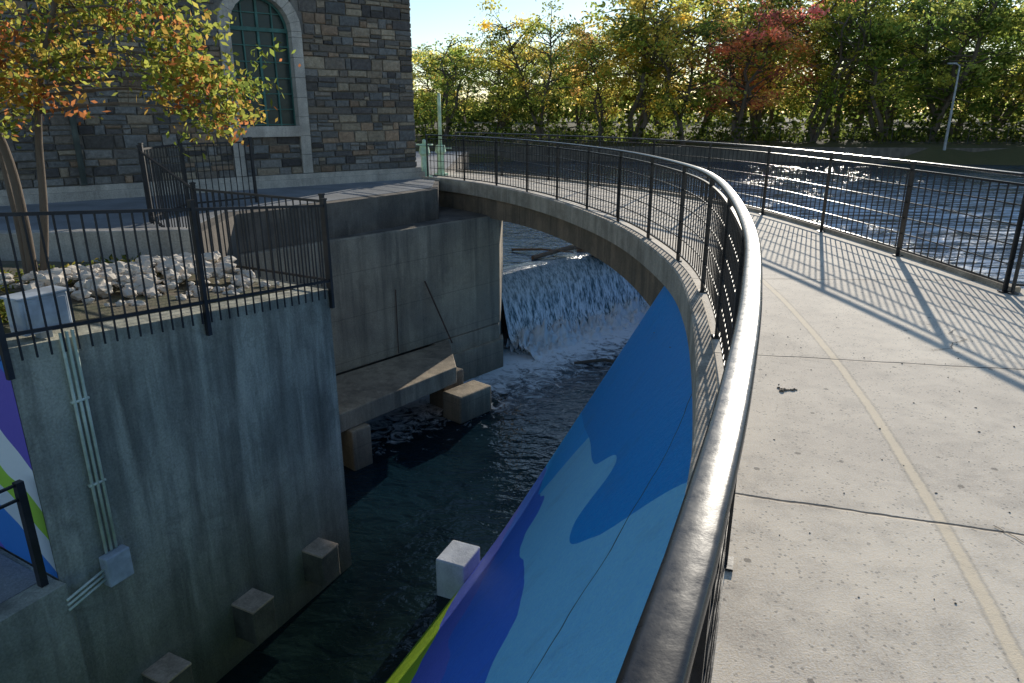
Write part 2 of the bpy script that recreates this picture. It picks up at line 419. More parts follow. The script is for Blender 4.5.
prism('dam_wing_wall',[ap(12.2,-1.65),ap(24,-1.65),ap(24,1.2),ap(12.2,1.2)],-6.5,-2.1,M_pier)
box('white_concrete_block',(-.72,8.0,-4.3),(.5,.42,.72),M_white,None,math.atan2(.917,.4),.02)

# ------------------------------------------------------------ left retaining wall
C=Vector((-3.94,5.14)); R=Vector((-2.29,8.51)); dk=(C-R).normalized(); nin=Vector((-.9,.44)).normalized(); nout=-nin
R2=R+nin*3.2; C2=C+Vector((-.87,.5))*6.5
prism('retaining_wall',[C,R,R2,C2],-6.5,[-.10,-.46,-.40,-.10],M_wallc)
prism('planting_bed',[C+nin*.32+Vector((.1,.25)),R+nin*.32-Vector((.1,.25)),R2-nin*.1-Vector((0,.3)),C2+Vector((.4,.1))],-1,[-.06,-.42,-.34,-.04],M_soil)
e1=C+Vector((-.002,-.006)); e2=C2+Vector((-.004,-.008))
o=mesh_obj('side_mural',[(e1.x,e1.y,-2.2),(e1.x,e1.y,-.16),(e2.x,e2.y,-.16),(e2.x,e2.y,-2.2)],[(0,1,2,3)],M_mural2)
d2=(C-R).normalized()
P0=C+nout*.10; P1=P0+d2*9
prism('lower_platform',[P0+Vector((.02,-.03)),P1,P1+nin*6,C2+Vector((0,-.02)),C+Vector((-.02,-.02))],-6.5,-2.2,M_wallc)
prism('platform_paving',[P0+nin*.2+d2*.06,P1+nin*.2,P1+nin*5.5,C2+Vector((.3,-.3))],-2.3,-2.194,M_plaza)
rt=empty('platform_railing'); bm=bmesh.new()
for i in range(4):
    p=P0+nin*.12+d2*(.12+i*1.6); vbar(bm,p.x,p.y,-2.194,-1.2,.06,.06,d2.x,d2.y)
for z in (-1.22,-1.35):
    a=P0+nin*.12+d2*.12; b_=P0+nin*.12+d2*5; bar(bm,(a.x,a.y,z),(b_.x,b_.y,z),.022,.022)
bm_obj('bars',bm,M_fence,rt)
for kk in (.76,1.91,3.06):
    p=R+dk*kk+nout*.15; an=math.atan2(dk.y,dk.x)
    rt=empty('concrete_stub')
    box('body',(p.x,p.y,-3.93),(.32,.36,.44),M_stubshade,rt,an,.02)
    box('sunlit_top',(p.x,p.y,-3.695),(.325,.365,.03),M_stublit,rt,an,.008)  # thin slab added to carry the painted sunlit top of each stub
cr=empty('electrical_conduit'); bm=bmesh.new()
for j in range(3):
    p=R+dk*(3.23+.05*j)+nout*.03
    tube_bm(bm,[(p.x+.0,p.y,0.02-.1),(p.x,p.y,-.3),(p.x,p.y,-2.2)],[.014]*3,10)
for z in (-.7,-1.5):
    p=R+dk*3.28+nout*.02; vbar(bm,p.x,p.y,z-.01,z+.01,.15,.045,dk.x,dk.y)
for j in range(3):
    z=-2.33-.05*j; a=R+dk*3.38+nout*.05; b_=R+dk*3.8+nout*.14
    tube_bm(bm,[(a.x,a.y,z),(b_.x,b_.y,z-.02)],[.012]*2,8)
bm_obj('pipes',bm,M_cond,cr,True)
p=R+dk*3.28+nout*.06; box('junction_box',(p.x,p.y,-2.36),(.24,.11,.3),M_box,cr,math.atan2(dk.y,dk.x),.012)
eb=empty('electrical_cabinet'); p=R+dk*3.35+nin*.16; an=math.atan2(dk.y,dk.x)
box('cabinet',(p.x,p.y,.08),(.40,.2,.30),M_box,eb,an,.015)
box('cabinet_lid',(p.x,p.y,.24),(.44,.24,.02),M_box,eb,an,.006)
p2=p+nout*.105; box('door',(p2.x,p2.y,.08),(.34,.012,.24),M_box,eb,an,.004)
box('foot',(p.x,p.y,-.1),(.1,.08,.12),M_box,eb,an,.004)

def picket_fence(name,pts,h,step=.115,post=1.9,below=.12):
    root=empty(name); bmp=bmesh.new(); bmq=bmesh.new()
    for a,b_ in zip(pts[:-1],pts[1:]):
        a=Vector(a);b_=Vector(b_); L=(b_-a).length; d=(b_-a)/L
        for z in (.10,h-.03): bar(bmp,a+Vector((0,0,z)),b_+Vector((0,0,z)),.028,.028)
        n=int(L/step)
        for i in range(1,n):
            q=a+d*(i*L/n); vbar(bmp,q.x,q.y,q.z-below,q.z+h-.03,.013,.013,d.x,d.y)
        m=max(1,round(L/post))
        for i in range(m+1):
            q=a+d*(i*L/m); vbar(bmq,q.x,q.y,q.z-.25 if below>0.1 else q.z,q.z+h+.04,.045,.045,d.x,d.y); vbar(bmq,q.x,q.y,q.z+h+.04,q.z+h+.06,.058,.058,d.x,d.y)
    bm_obj('pickets_and_rails',bmp,M_fence,root); bm_obj('posts',bmq,M_fence,root); return root
def v3(p,z): return (p[0],p[1],z)
Fo=nout*.035
picket_fence('picket_fence',[v3(C2+Vector((-.02,-.05)),-.08),v3(C+Fo+Vector((0,-.03)),-.08),v3(R+Fo,-.44)],1.05)
picket_fence('picket_fence',[v3(R+Vector((0,.03)),-.44),(-4.26,9.52,-.40),(-5.6,10.9,.02)],1.10,below=.0)
picket_fence('picket_fence',[(-5.6,10.95,.0),(-5.75,12.6,.0),(-4.9,13.6,.0)],1.15,below=.0)

# ------------------------------------------------------------ plaza, podium, pier
prism('plaza',[(-1.9,18.62),(-1.68,16.1),(-3.9,12.95),(-4.7,12.0),(-4.5,10.0),(-9.6,9.35),(-16,9.0),(-16,32),(-1.9,32)],-6.5,-.004,M_podium)
prism('plaza_paving',[(-2.0,18.9),(-1.85,16.4),(-4.05,13.2),(-5.0,12.2),(-4.8,10.25),(-9.6,9.65),(-15.9,9.3),(-15.9,31.9),(-2.1,31.9)],-.1,.003,M_plaza)
prism('low_concrete_wall',[(-4.45,9.72),(-4.45,9.98),(-9.7,9.33),(-9.7,9.08)],-1,.10,M_light,None,.015)
pier=empty('bridge_pier')
prism('pier_block',[(-5.4,11.0),(-.30,16.8),(-.25,19.0),(-3,21),(-6,18)],-3.35,-.68,M_pier,pier,.02)
prism('pier_ledge_shade',[(-4.6,12.1),(-.45,16.8),(-.4,18.9),(-2.9,18.9)],-.7,-.672,M_podium,pier)  # thin dark sheet over the pier top, shade put into its colour
prism('pier_foot',[(-1.75,15.12),(-.33,16.74),(-.28,19.0),(-3,21),(-6,18)],-6.5,-3.36,M_pier,pier,.02)
prism('pier_plinth',[(-1.55,15.22),(-.22,16.72),(-.24,17.1),(-1.7,15.5)],-6.5,-3.75,M_pier,pier,.02)
prism('ledge_slab',[(-3.05,11.15),(-1.15,13.6),(-1.45,15.42),(-5.2,11.2)],-3.72,-3.36,M_pier,pier,.02)
box('support_stub',(-2.85,11.55,-4.2),(.42,.42,.95),M_pier,pier,.85,.03)
box('support_stub_b',(-.95,13.75,-4.2),(.95,.55,.6),M_pier,pier,.85,.04)
box('support_stub_c',(-1.45,14.4,-4.2),(.6,.5,.95),M_pier,pier,.85,.03)
prism('channel_back_wall',[(-5.6,10.0),(-2.2,15.3),(-2.4,15.5),(-6,10.2)],-6.5,-3.3,M_podium)
bm=bmesh.new(); tube_bm(bm,[(-1.35,15.0,-3.3),(-1.9,14.9,-1.85)],[.018,.018],8); bm_obj('leaning_steel_bar',bm,M_rust)
bm=bmesh.new(); tube_bm(bm,[(-2.45,14.3,-3.3),(-2.45,14.33,-1.9)],[.01,.01],8); bm_obj('steel_rod',bm,M_rust)

def valve(name,x,y,h,wheel):
    r=empty(name); bm=bmesh.new()
    tube_bm(bm,[(x,y,0),(x,y,.05),(x,y,.06),(x,y,.55),(x,y,.62),(x,y,.8)],[.2,.2,.11,.09,.15,.12],16)
    bm_obj('pedestal',bm,M_green,r,False)
    bm=bmesh.new(); tube_bm(bm,[(x,y,.8),(x,y,h),(x,y,h+.03)],[.05,.045,.02],12); bm_obj('stem_cover',bm,M_green,r,True)
    bm=bmesh.new()
    if wheel:
        R_=.22; pts=[(x+R_*math.cos(t),y+R_*math.sin(t),.84) for t in np.linspace(0,2*math.pi,25)]
        tube_bm(bm,pts,[.018]*25,6)
        for t in range(4): bar(bm,(x,y,.84),(x+R_*math.cos(t*1.57),y+R_*math.sin(t*1.57),.84),.02,.02)
    else: bar(bm,(x,y,.72),(x+.3,y-.05,.72),.03,.03); 
    bm_obj('handwheel',bm,M_green,r)
valve('gate_hoist_stand',-1.95,19.75,2.1,False)
valve('gate_hoist_stand',-2.3,19.0,.95,True)

# ------------------------------------------------------------ church
church=empty('stone_church')
A=Vector((-2.5,18.8)); fd=Vector((-.78,-.626)).normalized(); fn=Vector((.626,-.78)).normalized()
def cw(k_,o,z): 
    q=A+fd*k_+fn*o; return (q.x,q.y,z)
L=11.5;HC=8.2
wc=3.76; ws=1.37; wspring=3.35; wo=.90
def panel(bm,k0,k1,z0,z1,o0,o1):
    vs=[bm.verts.new(cw(a,b,c)) for c in (z0,z1) for a,b in ((k0,o0),(k1,o0),(k1,o1),(k0,o1))]
    for f in ((0,1,2,3),(7,6,5,4),(0,4,5,1),(1,5,6,2),(2,6,7,3),(3,7,4,0)): bm.faces.new([vs[i] for i in f])
bm=bmesh.new()
panel(bm,.0,wc-.74,0,HC,-.5,-.03); panel(bm,wc+.74,L,0,HC,-.5,-.03); panel(bm,wc-.74,wc+.74,0,ws-.1,-.5,-.03); panel(bm,wc-.74,wc+.74,4.3,HC,-.5,-.03)
panel(bm,0,.5,0,HC,-8,-.5); panel(bm,L-.5,L,0,HC,-8,-.5); panel(bm,.5,L-.5,0,HC,-8,-7.5)
bm_obj('masonry_core',bm,M_mortar,church)
pal=[(.22,.21,.195),(.30,.24,.175),(.17,.17,.165),(.35,.285,.205),(.11,.10,.095),(.245,.23,.21),(.31,.215,.145),(.22,.185,.15),(.15,.135,.12)]
V=[];F=[];COL=[]
def stone(org,ux,nx,k0,k1,z0,z1,pr):
    g=.009; j=lambda s=.010: random.uniform(-s,s)
    base=len(V); c=random.choice(pal); s=random.uniform(.65,1.25); c=tuple(min(1,x*s) for x in c)
    cs=[(k0+g+j(),z0+g+j()),(k1-g+j(),z0+g+j()),(k1-g+j(),z1-g+j()),(k0+g+j(),z1-g+j())]
    cx=(k0+k1)/2; cz=(z0+z1)/2
    for (a,z) in cs: q=org+ux*a-nx*.04; V.append((q.x,q.y,z))
    for (a,z) in cs: 
        q=org+ux*(a+(cx-a)*.03)+nx*(pr*.55+j(.004)); V.append((q.x,q.y,z+(cz-z)*.05))
    for (a,z) in cs: 
        q=org+ux*(a+(cx-a)*.28)+nx*(pr+j(.006)); V.append((q.x,q.y,z+(cz-z)*.35))
    for r in (0,4):
        for i in range(4):
            F.append((base+r+i,base+r+(i+1)%4,base+r+4+(i+1)%4,base+r+4+i)); COL.append(c)
    F.append((base+8,base+9,base+10,base+11)); COL.append(c)
def outer(z):
    if z<wspring: return wo
    d=z-wspring
    return math.sqrt(max(0,(wo+.1)**2-d*d)) if d<wo+.1 else 0
def rubble(org,ux,nx,L0,L1,z0,z1,win=False):
    z=z0
    while z<z1:
        h=random.choice([.10,.13,.16,.19,.23,.27]); zz=min(z+h,z1)
        segs=[(L0,L1)]
        if win:
            ow=max(outer(z+.02),outer(zz-.02)) if zz>.05 else 0
            if ow>0.05:
                if z<ws-.25: segs=[(L0,wc-wo),(wc-wo+.24,wc+wo-.24),(wc+wo,L1)]
                else: segs=[(L0,wc-ow),(wc+ow,L1)]
        for s0,s1 in segs:
            kx=s0
            while kx<s1-.01:
                w=random.uniform(.14,.55); 
                if s1-(kx+w)<.16: w=s1-kx
                if h>.18 and random.random()<.4 and w<.5:
                    m=random.uniform(.35,.65)*(zz-z); stone(org,ux,nx,kx,kx+w,z,z+m,random.uniform(.005,.04)); stone(org,ux,nx,kx,kx+w,z+m,zz,random.uniform(.005,.04))
                else: stone(org,ux,nx,kx,kx+w,z,zz,random.uniform(.005,.05))
                kx+=w
        z=zz
rubble(A,fd,fn,.0,L,.28,HC,True)
sd=Vector((-.626,.78)); rubble(A,sd,-fd,.0,8.0,.28,HC,False)
me=bpy.data.meshes.new('rubble_stones'); me.from_pydata(V,[],F); me.update(); me.materials.append(M_stone)
ca=me.color_attributes.new('Col','FLOAT_COLOR','CORNER')
arr=np.ones((len(me.loops),4),np.float32)
for pz,c in zip(me.polygons,COL):
    for q in pz.loop_indices: arr[q,:3]=c
ca.data.foreach_set('color',arr.ravel()); link(bpy.data.objects.new('rubble_stones',me),church)
bm=bmesh.new(); panel(bm,-.16,L,-.02,.17,-.3,.16); panel(bm,-.10,L,.172,.28,-.3,.10); bm_obj('water_table',bm,M_limestone,church)
bm=bmesh.new()
z=.29
while z<wspring-.01:
    zz=min(z+.42,wspring)
    for sg in (-1,1):
        a0=wc+sg*wo; a1=wc+sg*(wo-.235)
        panel(bm,min(a0,a1),max(a0,a1),z+.004,zz-.004,-.28,.065)
    z=zz
n=13
for i in range(n):
    t0=math.pi*i/n+.004; t1=math.pi*(i+1)/n-.004
    ri,ro=wo-.235,wo
    pts=[(ri,t0),(ro,t0),(ro,t1),(ri,t1)]
    vs=[bm.verts.new(cw(wc+r*math.cos(t),o,wspring+r*math.sin(t))) for o in (-.28,.07) for r,t in pts]
    for f in ((0,1,2,3),(7,6,5,4),(0,4,5,1),(1,5,6,2),(2,6,7,3),(3,7,4,0)): bm.faces.new([vs[q] for q in f])
panel(bm,wc-wo+.237,wc+wo-.237,ws-.25,ws-.02,-.28,.10)
bm_obj('window_surround',bm,M_limestone,church)
bm=bmesh.new(); gv=[bm.verts.new(cw(wc-.665,-.2,ws-.05)),bm.verts.new(cw(wc+.665,-.2,ws-.05))]+[bm.verts.new(cw(wc+.665*math.cos(t),-.2,wspring+.665*math.sin(t))) for t in np.linspace(0,math.pi,20)]
bm.faces.new(gv); bm_obj('window_glass',bm,M_glass,church)
bm=bmesh.new()
for a in (-.66,-.33,0,.33,.66):
    top=wspring+math.sqrt(max(0,.66**2-a*a)); w=.028 if a else .05
    panel(bm,wc+a-w/2,wc+a+w/2,ws-.02,top,-.195,-.15)
for z in np.arange(ws+.0,wspring+.6,.33):
    hw=.66 if z<wspring else math.sqrt(max(0,.66**2-(z-wspring)**2)); panel(bm,wc-hw,wc+hw,z,z+.022,-.193,-.155)
panel(bm,wc-.66,wc+.66,wspring-.03,wspring+.05,-.192,-.14)
pts=[cw(wc+.64*math.cos(t),-.17,wspring+.64*math.sin(t)) for t in np.linspace(0,math.pi,22)]; tube_bm(bm,pts,[.03]*22,6)
bm_obj('window_bars',bm,M_wframe,church)
bm=bmesh.new(); rv=[cw(-.3,.3,HC),cw(L+.3,.3,HC),cw(L+.3,-8.3,HC),cw(-.3,-8.3,HC),cw(-.3,-4,HC+4.5),cw(L+.3,-4,HC+4.5)]
rv=[bm.verts.new(p) for p in rv]
for f in ((0,1,5,4),(2,3,4,5),(3,0,4),(1,2,5),(0,3,2,1)): bm.faces.new([rv[i] for i in f])
bm_obj('roof',bm,metal('roof_slate',(.06,.065,.07),.7),church)
bm=bmesh.new(); q=cw(7.6,.12,0); tube_bm(bm,[(q[0],q[1],.3),(q[0],q[1],HC)],[.055,.055],10); bm_obj('drainpipe',bm,M_pipegreen,church,True)

# ------------------------------------------------------------ rocks
def rocks(name,items,mat):
    bm=bmesh.new()
    for (x,y,z,s) in items:
        r=bmesh.ops.create_icosphere(bm,subdivisions=2,radius=s); of=Vector((random.uniform(0,99),random.uniform(0,99),0))
        sc=Vector((random.uniform(.8,1.5),random.uniform(.6,1.1),random.uniform(.45,.8))); an=random.uniform(0,6.28); ca_,sa_=math.cos(an),math.sin(an)
        for v in r['verts']:
            d=v.co.normalized(); m=1+.6*mnoise.noise(d*1.4+of)+.12*mnoise.noise(d*5+of)
            c=Vector((v.co.x*sc.x,v.co.y*sc.y,v.co.z*sc.z))*m
            v.co=Vector((c.x*ca_-c.y*sa_+x,c.x*sa_+c.y*ca_+y,c.z+z))
    return bm_obj(name,bm,mat)
it=[]
for i in range(520):
    kk=random.gauss(1.3,.8); oo=random.gauss(1.6,.5)
    if kk<.25 or kk>3.1 or oo<.45 or oo>2.8: continue
    p=R+dk*kk+nin*oo
    zb=-.44+.36*kk/3.8+.25*math.exp(-((oo-1.6)/.6)**2)
    it.append((p.x,p.y,zb+random.uniform(-.02,.05),random.choice([.03,.04,.05,.07,.10])*random.uniform(.8,1.2)))
rocks('riprap_stones',it,M_rock)
it=[(2.6+random.gauss(0,.5),21.3+random.gauss(0,.2),-2.45+random.uniform(-.1,.08),random.uniform(.1,.3)) for i in range(12)]
it+=[(random.uniform(4,7),random.uniform(22.5,23.5),-2.4,random.uniform(.2,.5)) for i in range(10)]
rocks('river_rocks',it,M_rrock)
bm=bmesh.new()
for (a,b_,r) in (((.6,20.2,-2.4),(3.0,21.6,-2.1),.07),((1.2,21,-2.35),(2.9,20.8,-2.2),.05),((0,21.5,-2.4),(1.8,20.3,-2.25),.04)):
    tube_bm(bm,[a,tuple((np.array(a)+np.array(b_))/2+np.array((0,.05,.04))),b_],[r,r*.85,r*.4],8)
bm_obj('driftwood',bm,M_bark)
bm=bmesh.new(); tube_bm(bm,[(1.6,16.9,-4.47),(2.4,17.0,-4.42),(3.0,16.7,-4.45)],[.04,.05,.02],8); bm_obj('floating_log',bm,M_bark)

# ------------------------------------------------------------ water
mesh_obj('river_water',[(-14,-12,WL),(9,-12,WL),(9,26,WL),(-14,26,WL)],[(0,1,2,3)],M_wlow)
crest=resample(catmull([(-.6,18.45),(.8,19.8),(2.4,21.2),(4.0,22.2),(5.6,22.5),(7.6,22.0)],12),.12)
vs=[];fs=[]
def strip(L_,Rr):
    b0=len(vs)
    for a,b_ in zip(L_,Rr): vs.append((a[0],a[1],UL)); vs.append((b_[0],b_[1],UL))
    for i in range(len(L_)-1): q=b0+2*i; fs.append((q,q+1,q+3,q+2))
cr_=[tuple(p) for p in crest[::4]]; 
if cr_[-1]!=tuple(crest[-1]): cr_.append(tuple(crest[-1]))
low=[(-1.85,18.9)]+cr_
strip([(x_,33) for x_,y_ in low],low)
strip([(7.6,22.0),(7.6,33)],[(260,22.0),(260,33)])
strip([ap(14,-.8),ap(23.4,-.8)],[(260,ap(14,-.8)[1]),(260,22.0)])
strip([(4.75,6.6),(4.75,12.2),ap(14,-.8)],[(260,6.6),(260,12.2),(260,ap(14,-.8)[1])])
strip([(14,-60),(14,6.6)],[(260,-60),(260,6.6)])
strip([(-120,33),(-120,200)],[(260,33),(260,200)])
o=mesh_obj('reservoir_water',vs,fs,M_whigh)
bm=bmesh.new(); bm.from_mesh(o.data)
for f in bm.faces:
    if f.normal.z<0: f.normal_flip()
bm.to_mesh(o.data); bm.free()
bm=bmesh.new(); rings=[]; N,_=normals2(crest)
prof=[(-.35,-2.455),(-.1,-2.44),(.06,-2.46),(.2,-2.56),(.36,-2.8),(.5,-3.15),(.62,-3.6),(.74,-4.05),(.92,-4.4),(1.3,-4.56)]
for i in range(len(crest)):
    rings.append([bm.verts.new((crest[i,0]+N[i,0]*(a+.05*mnoise.noise(Vector((i*.2,0,3)))),crest[i,1]+N[i,1]*(a+.05*mnoise.noise(Vector((i*.2,0,3)))),b_)) for a,b_ in prof])
for i in range(len(rings)-1):
    for q in range(len(prof)-1): bm.faces.new([rings[i][q],rings[i+1][q],rings[i+1][q+1],rings[i][q+1]])
bm_obj('weir_waterfall',bm,M_fall,None,True)
bm=bmesh.new(); rows=[]; C4=resample(crest,.05); N4,_=normals2(C4)
for i in range(len(C4)):
    row=[]
    for j in range(56):
        o_=.55+j*.04; x=C4[i,0]+N4[i,0]*o_; y=C4[i,1]+N4[i,1]*o_
        f=math.exp(-((o_-.95)/.5)**2)
        h=(.75*f+.05)*(abs(mnoise.noise(Vector((x*1.7,y*1.7,0))))*1.0+.7*abs(mnoise.noise(Vector((x*5,y*5,4))))+.4*mnoise.noise(Vector((x*14,y*14,8))))
        row.append(bm.verts.new((x,y,WL-.02-.06*max(0,o_-1.2)+h)))
    rows.append(row)
for i in range(len(rows)-1):
    for j in range(55): bm.faces.new([rows[i][j],rows[i+1][j],rows[i+1][j+1],rows[i][j+1]])
bm_obj('white_water_foam',bm,M_foam,None,True)

# ------------------------------------------------------------ terrain
def spaced(a,b_,n,c,pw=2.2):
    t=np.linspace(-1,1,n); return np.where(t<0,c-(c-a)*np.abs(t)**pw,c+(b_-c)*np.abs(t)**pw)
xs=spaced(-1500,1500,110,10); ys=spaced(-1500,2500,130,60)
vt=[];ft=[]
for y in ys:
    for x in xs:
        bank=60-.10*max(0,x-15)+2*math.sin(x*.11)
        t=max(0,min(1,(y-bank)/4)); z=-6.5+t*5.4+max(0,min(1,(y-bank-4)/30))*1.3
        if x<-24: z=max(z,-.12)
        if y<-20 and x<14.5: z=max(z,-.12)
        if y<-60: z=-.12
        z+=.15*mnoise.noise(Vector((x*.2,y*.2,0))) if z>-2 and y>20 else 0
        vt.append((x,y,z))
W_=len(xs)
for j in range(len(ys)-1):
    for i in range(W_-1): q=j*W_+i; ft.append((q,q+1,q+1+W_,q+W_))
mesh_obj('ground',vt,ft,M_ground,None,True)
prism('riverbank_wall',[(-60,63.5),(14,63.0),(60,58.0),(120,54),(120,54.5),(60,58.5),(14,63.5),(-60,64)],-6,-1.2,M_podium)
picket_fence('riverbank_fence',[(-20,64.5,-.9),(14,64.2,-.9),(60,59.2,-.9)],1.3,step=.4,post=3,below=0)

# ------------------------------------------------------------ foliage
def leaf_mesh(name,pts,size,cols,mat):
    n=len(pts); pts=np.array(pts); 
    d=rng.normal(size=(n,3)); d/=np.linalg.norm(d,axis=1)[:,None]
    e=rng.normal(size=(n,3)); e-= (e*d).sum(1)[:,None]*d; e/=np.linalg.norm(e,axis=1)[:,None]
    s=size*rng.uniform(.6,1.3,n)[:,None]
    v=np.empty((n,4,3)); v[:,0]=pts-d*s; v[:,1]=pts+e*s*.5+d*s*.1; v[:,2]=pts+d*s; v[:,3]=pts-e*s*.5+d*s*.1
    me=bpy.data.meshes.new(name); me.vertices.add(4*n); me.vertices.foreach_set('co',v.ravel())
    me.loops.add(4*n); me.loops.foreach_set('vertex_index',np.arange(4*n,dtype=np.int32))
    me.polygons.add(n); me.polygons.foreach_set('loop_start',np.arange(0,4*n,4,dtype=np.int32)); me.polygons.foreach_set('loop_total',np.full(n,4,dtype=np.int32))
    me.update(calc_edges=True)
    ca=me.color_attributes.new('Col','FLOAT_COLOR','CORNER'); c=np.ones((n,4,4),np.float32); c[:,:,:3]=np.array(cols)[:,None,:]; ca.data.foreach_set('color',c.ravel())
    me.materials.append(mat); return me
def gen_tree(seed,H,palette,nclump=110,nl=70,leaf=.17,wid=.36,low=.2):
    r=random.Random(seed); bm=bmesh.new(); tips=[]
    nlead=r.choice([1,2,2,3]); leads=[]
    for L_ in range(nlead):
        top=Vector((r.gauss(0,.14)*H,r.gauss(0,.14)*H,H*r.uniform(.72,.95))); b0=Vector((r.uniform(-.1,.1),r.uniform(-.1,.1),-.4))
        pts=[b0+(top-b0)*t+Vector((r.gauss(0,.025)*H,r.gauss(0,.025)*H,0))*(1 if 0<t<1 else 0) for t in (0,.2,.4,.6,.8,1)]
        tube_bm(bm,pts,[H*.019*(1-.16*i) for i in range(6)],6); leads.append(pts)
    bulge=[(r.uniform(0,6.28),r.uniform(.7,1.5)) for _ in range(5)]
    for c in range(nclump):
        pts=r.choice(leads); t=r.random()**.8*.95+.05; f=t*5; i=min(4,int(f)); s=pts[i].lerp(pts[i+1],f-i)
        if s.z<low*H: continue
        rel=s.z/H; env=wid*H*math.sin(min(1,max(.0,(rel-low*.5)*1.15))*math.pi)**.55
        az=r.uniform(0,6.28); g=sum(k_*max(0,math.cos(az-a_))for a_,k_ in bulge)/5+.4
        rad=env*g*r.uniform(.35,1.25)
        q=s+Vector((math.cos(az)*rad,math.sin(az)*rad,rad*r.uniform(-.15,.8))); q.z=min(q.z,H*r.uniform(.92,1.08))
        m=s.lerp(q,.5)+Vector((0,0,rad*.08)); tube_bm(bm,[s,m,q],[H*.0055,H*.0035,H*.001],4); tips.append((q,rad))
    me_t=bpy.data.meshes.new('trunk'); bm.to_mesh(me_t); bm.free(); me_t.materials.append(M_bark)
    pts=[];cols=[]
    for q,rad in tips:
        n=int(nl*r.uniform(.3,1.5)); sg=H*.040*r.uniform(.6,1.4); base=np.array(r.choice(palette))*r.uniform(.55,1.45)
        P=rng.normal(size=(n,3))*sg*np.array([1.15,1.15,.65])+np.array(q); P[:,2]-=np.abs(rng.normal(size=n))*sg*.4
        pts.append(P); cols.append(np.clip(base*rng.uniform(.65,1.4,(n,1)),0,1))
    me_l=leaf_mesh('crown',np.concatenate(pts),leaf,np.concatenate(cols),M_leaf)
    return me_t,me_l
G=[(.10,.14,.025),(.14,.18,.035),(.07,.10,.025),(.17,.19,.04)]
YG=[(.27,.25,.045),(.34,.26,.05),(.17,.20,.035),(.36,.27,.05)]
OR=[(.44,.18,.09),(.42,.13,.10),(.42,.26,.08),(.46,.20,.12)]
var=[gen_tree(11,12,G),gen_tree(12,12,YG,nclump=90),gen_tree(13,12,G+YG,wid=.44),gen_tree(24,12,OR+YG[:2],nclump=85,wid=.42),gen_tree(15,12,YG+G,nclump=70),gen_tree(16,12,G,wid=.30),gen_tree(17,12,G[:2]+YG[:1],nclump=80,wid=.42),gen_tree(18,12,OR[2:3]+YG,nclump=90)]
dt=empty('riverbank_trees')
def put_tree(vi,x,y,s,rot,z=-.9):
    e=bpy.data.objects.new('tree',None); scene.collection.objects.link(e); e.parent=dt; e.location=(x,y,z); e.scale=(s*random.uniform(.95,1.4),s*random.uniform(.95,1.4),s); e.rotation_euler=(0,0,rot)
    for n_,me in (('trunk',var[vi][0]),('crown',var[vi][1])):
        o=bpy.data.objects.new(n_,me); scene.collection.objects.link(o); o.parent=e
rr=random.Random(5)
x=-28
while x<85:
    bank=63-.10*max(0,x-15)
    if x<-4: vi=rr.choice([0,6,5,2]); s=.64
    elif x<4: vi=rr.choice([1,2,4,7]); s=.80
    elif x<13: vi=rr.choice([1,4,0,7,6]); s=1.0
    elif x<18.5: vi=rr.choice([0,4,2,6,7]); s=1.08
    elif x<25: vi=3; s=.98
    else: vi=rr.choice([0,2,4,6] if x<36 else [0,2,5,6]); s=1.08
    put_tree(vi,x,bank+rr.uniform(3,9),s*rr.uniform(.68,1.15),rr.uniform(0,6))
    x+=rr.uniform(2.6,5.6)
x=-30
while x<110:
    s=.75 if x<0 else (.95 if x<12 else 1.3)
    put_tree(rr.choice([0,1,2,4,6]),x,rr.uniform(76,92),s*rr.uniform(.7,1.15),rr.uniform(0,6),.2)
    x+=rr.uniform(3,5.5)
n=15000; px=rng.uniform(-30,95,n); bank=63-.10*np.maximum(0,px-15)
hh=1.2+1.5*np.sin(px*.7)*np.sin(px*.23+1)+.8*np.sin(px*1.9)
py=bank+2.0+rng.uniform(0,12,n); pz=-.9+rng.uniform(0,1,n)**1.2*np.maximum(.4,hh+1.2)
cols=np.array(G)[rng.integers(0,4,n)]*rng.uniform(.3,1.0,(n,1))
link(bpy.data.objects.new('undergrowth',leaf_mesh('undergrowth',np.c_[px,py,pz],.28,cols,M_leaf)))
n=22000; px=rng.uniform(-60,170,n)
hh=5.0+1.6*np.sin(px*.21)+1.1*np.sin(px*.63+2)+.7*np.sin(px*1.7)+.02*np.maximum(px,0)*2
py=rng.uniform(112,122,n); pz=.0+rng.uniform(0,1,n)**.8*hh+rng.normal(size=n)*.3
cols=np.array(G+YG[:1])[rng.integers(0,5,n)]*rng.uniform(.4,1.1,(n,1))
link(bpy.data.objects.new('distant_tree_line',leaf_mesh('distant_tree_line',np.c_[px,py,pz],.6,cols,M_leaf)))

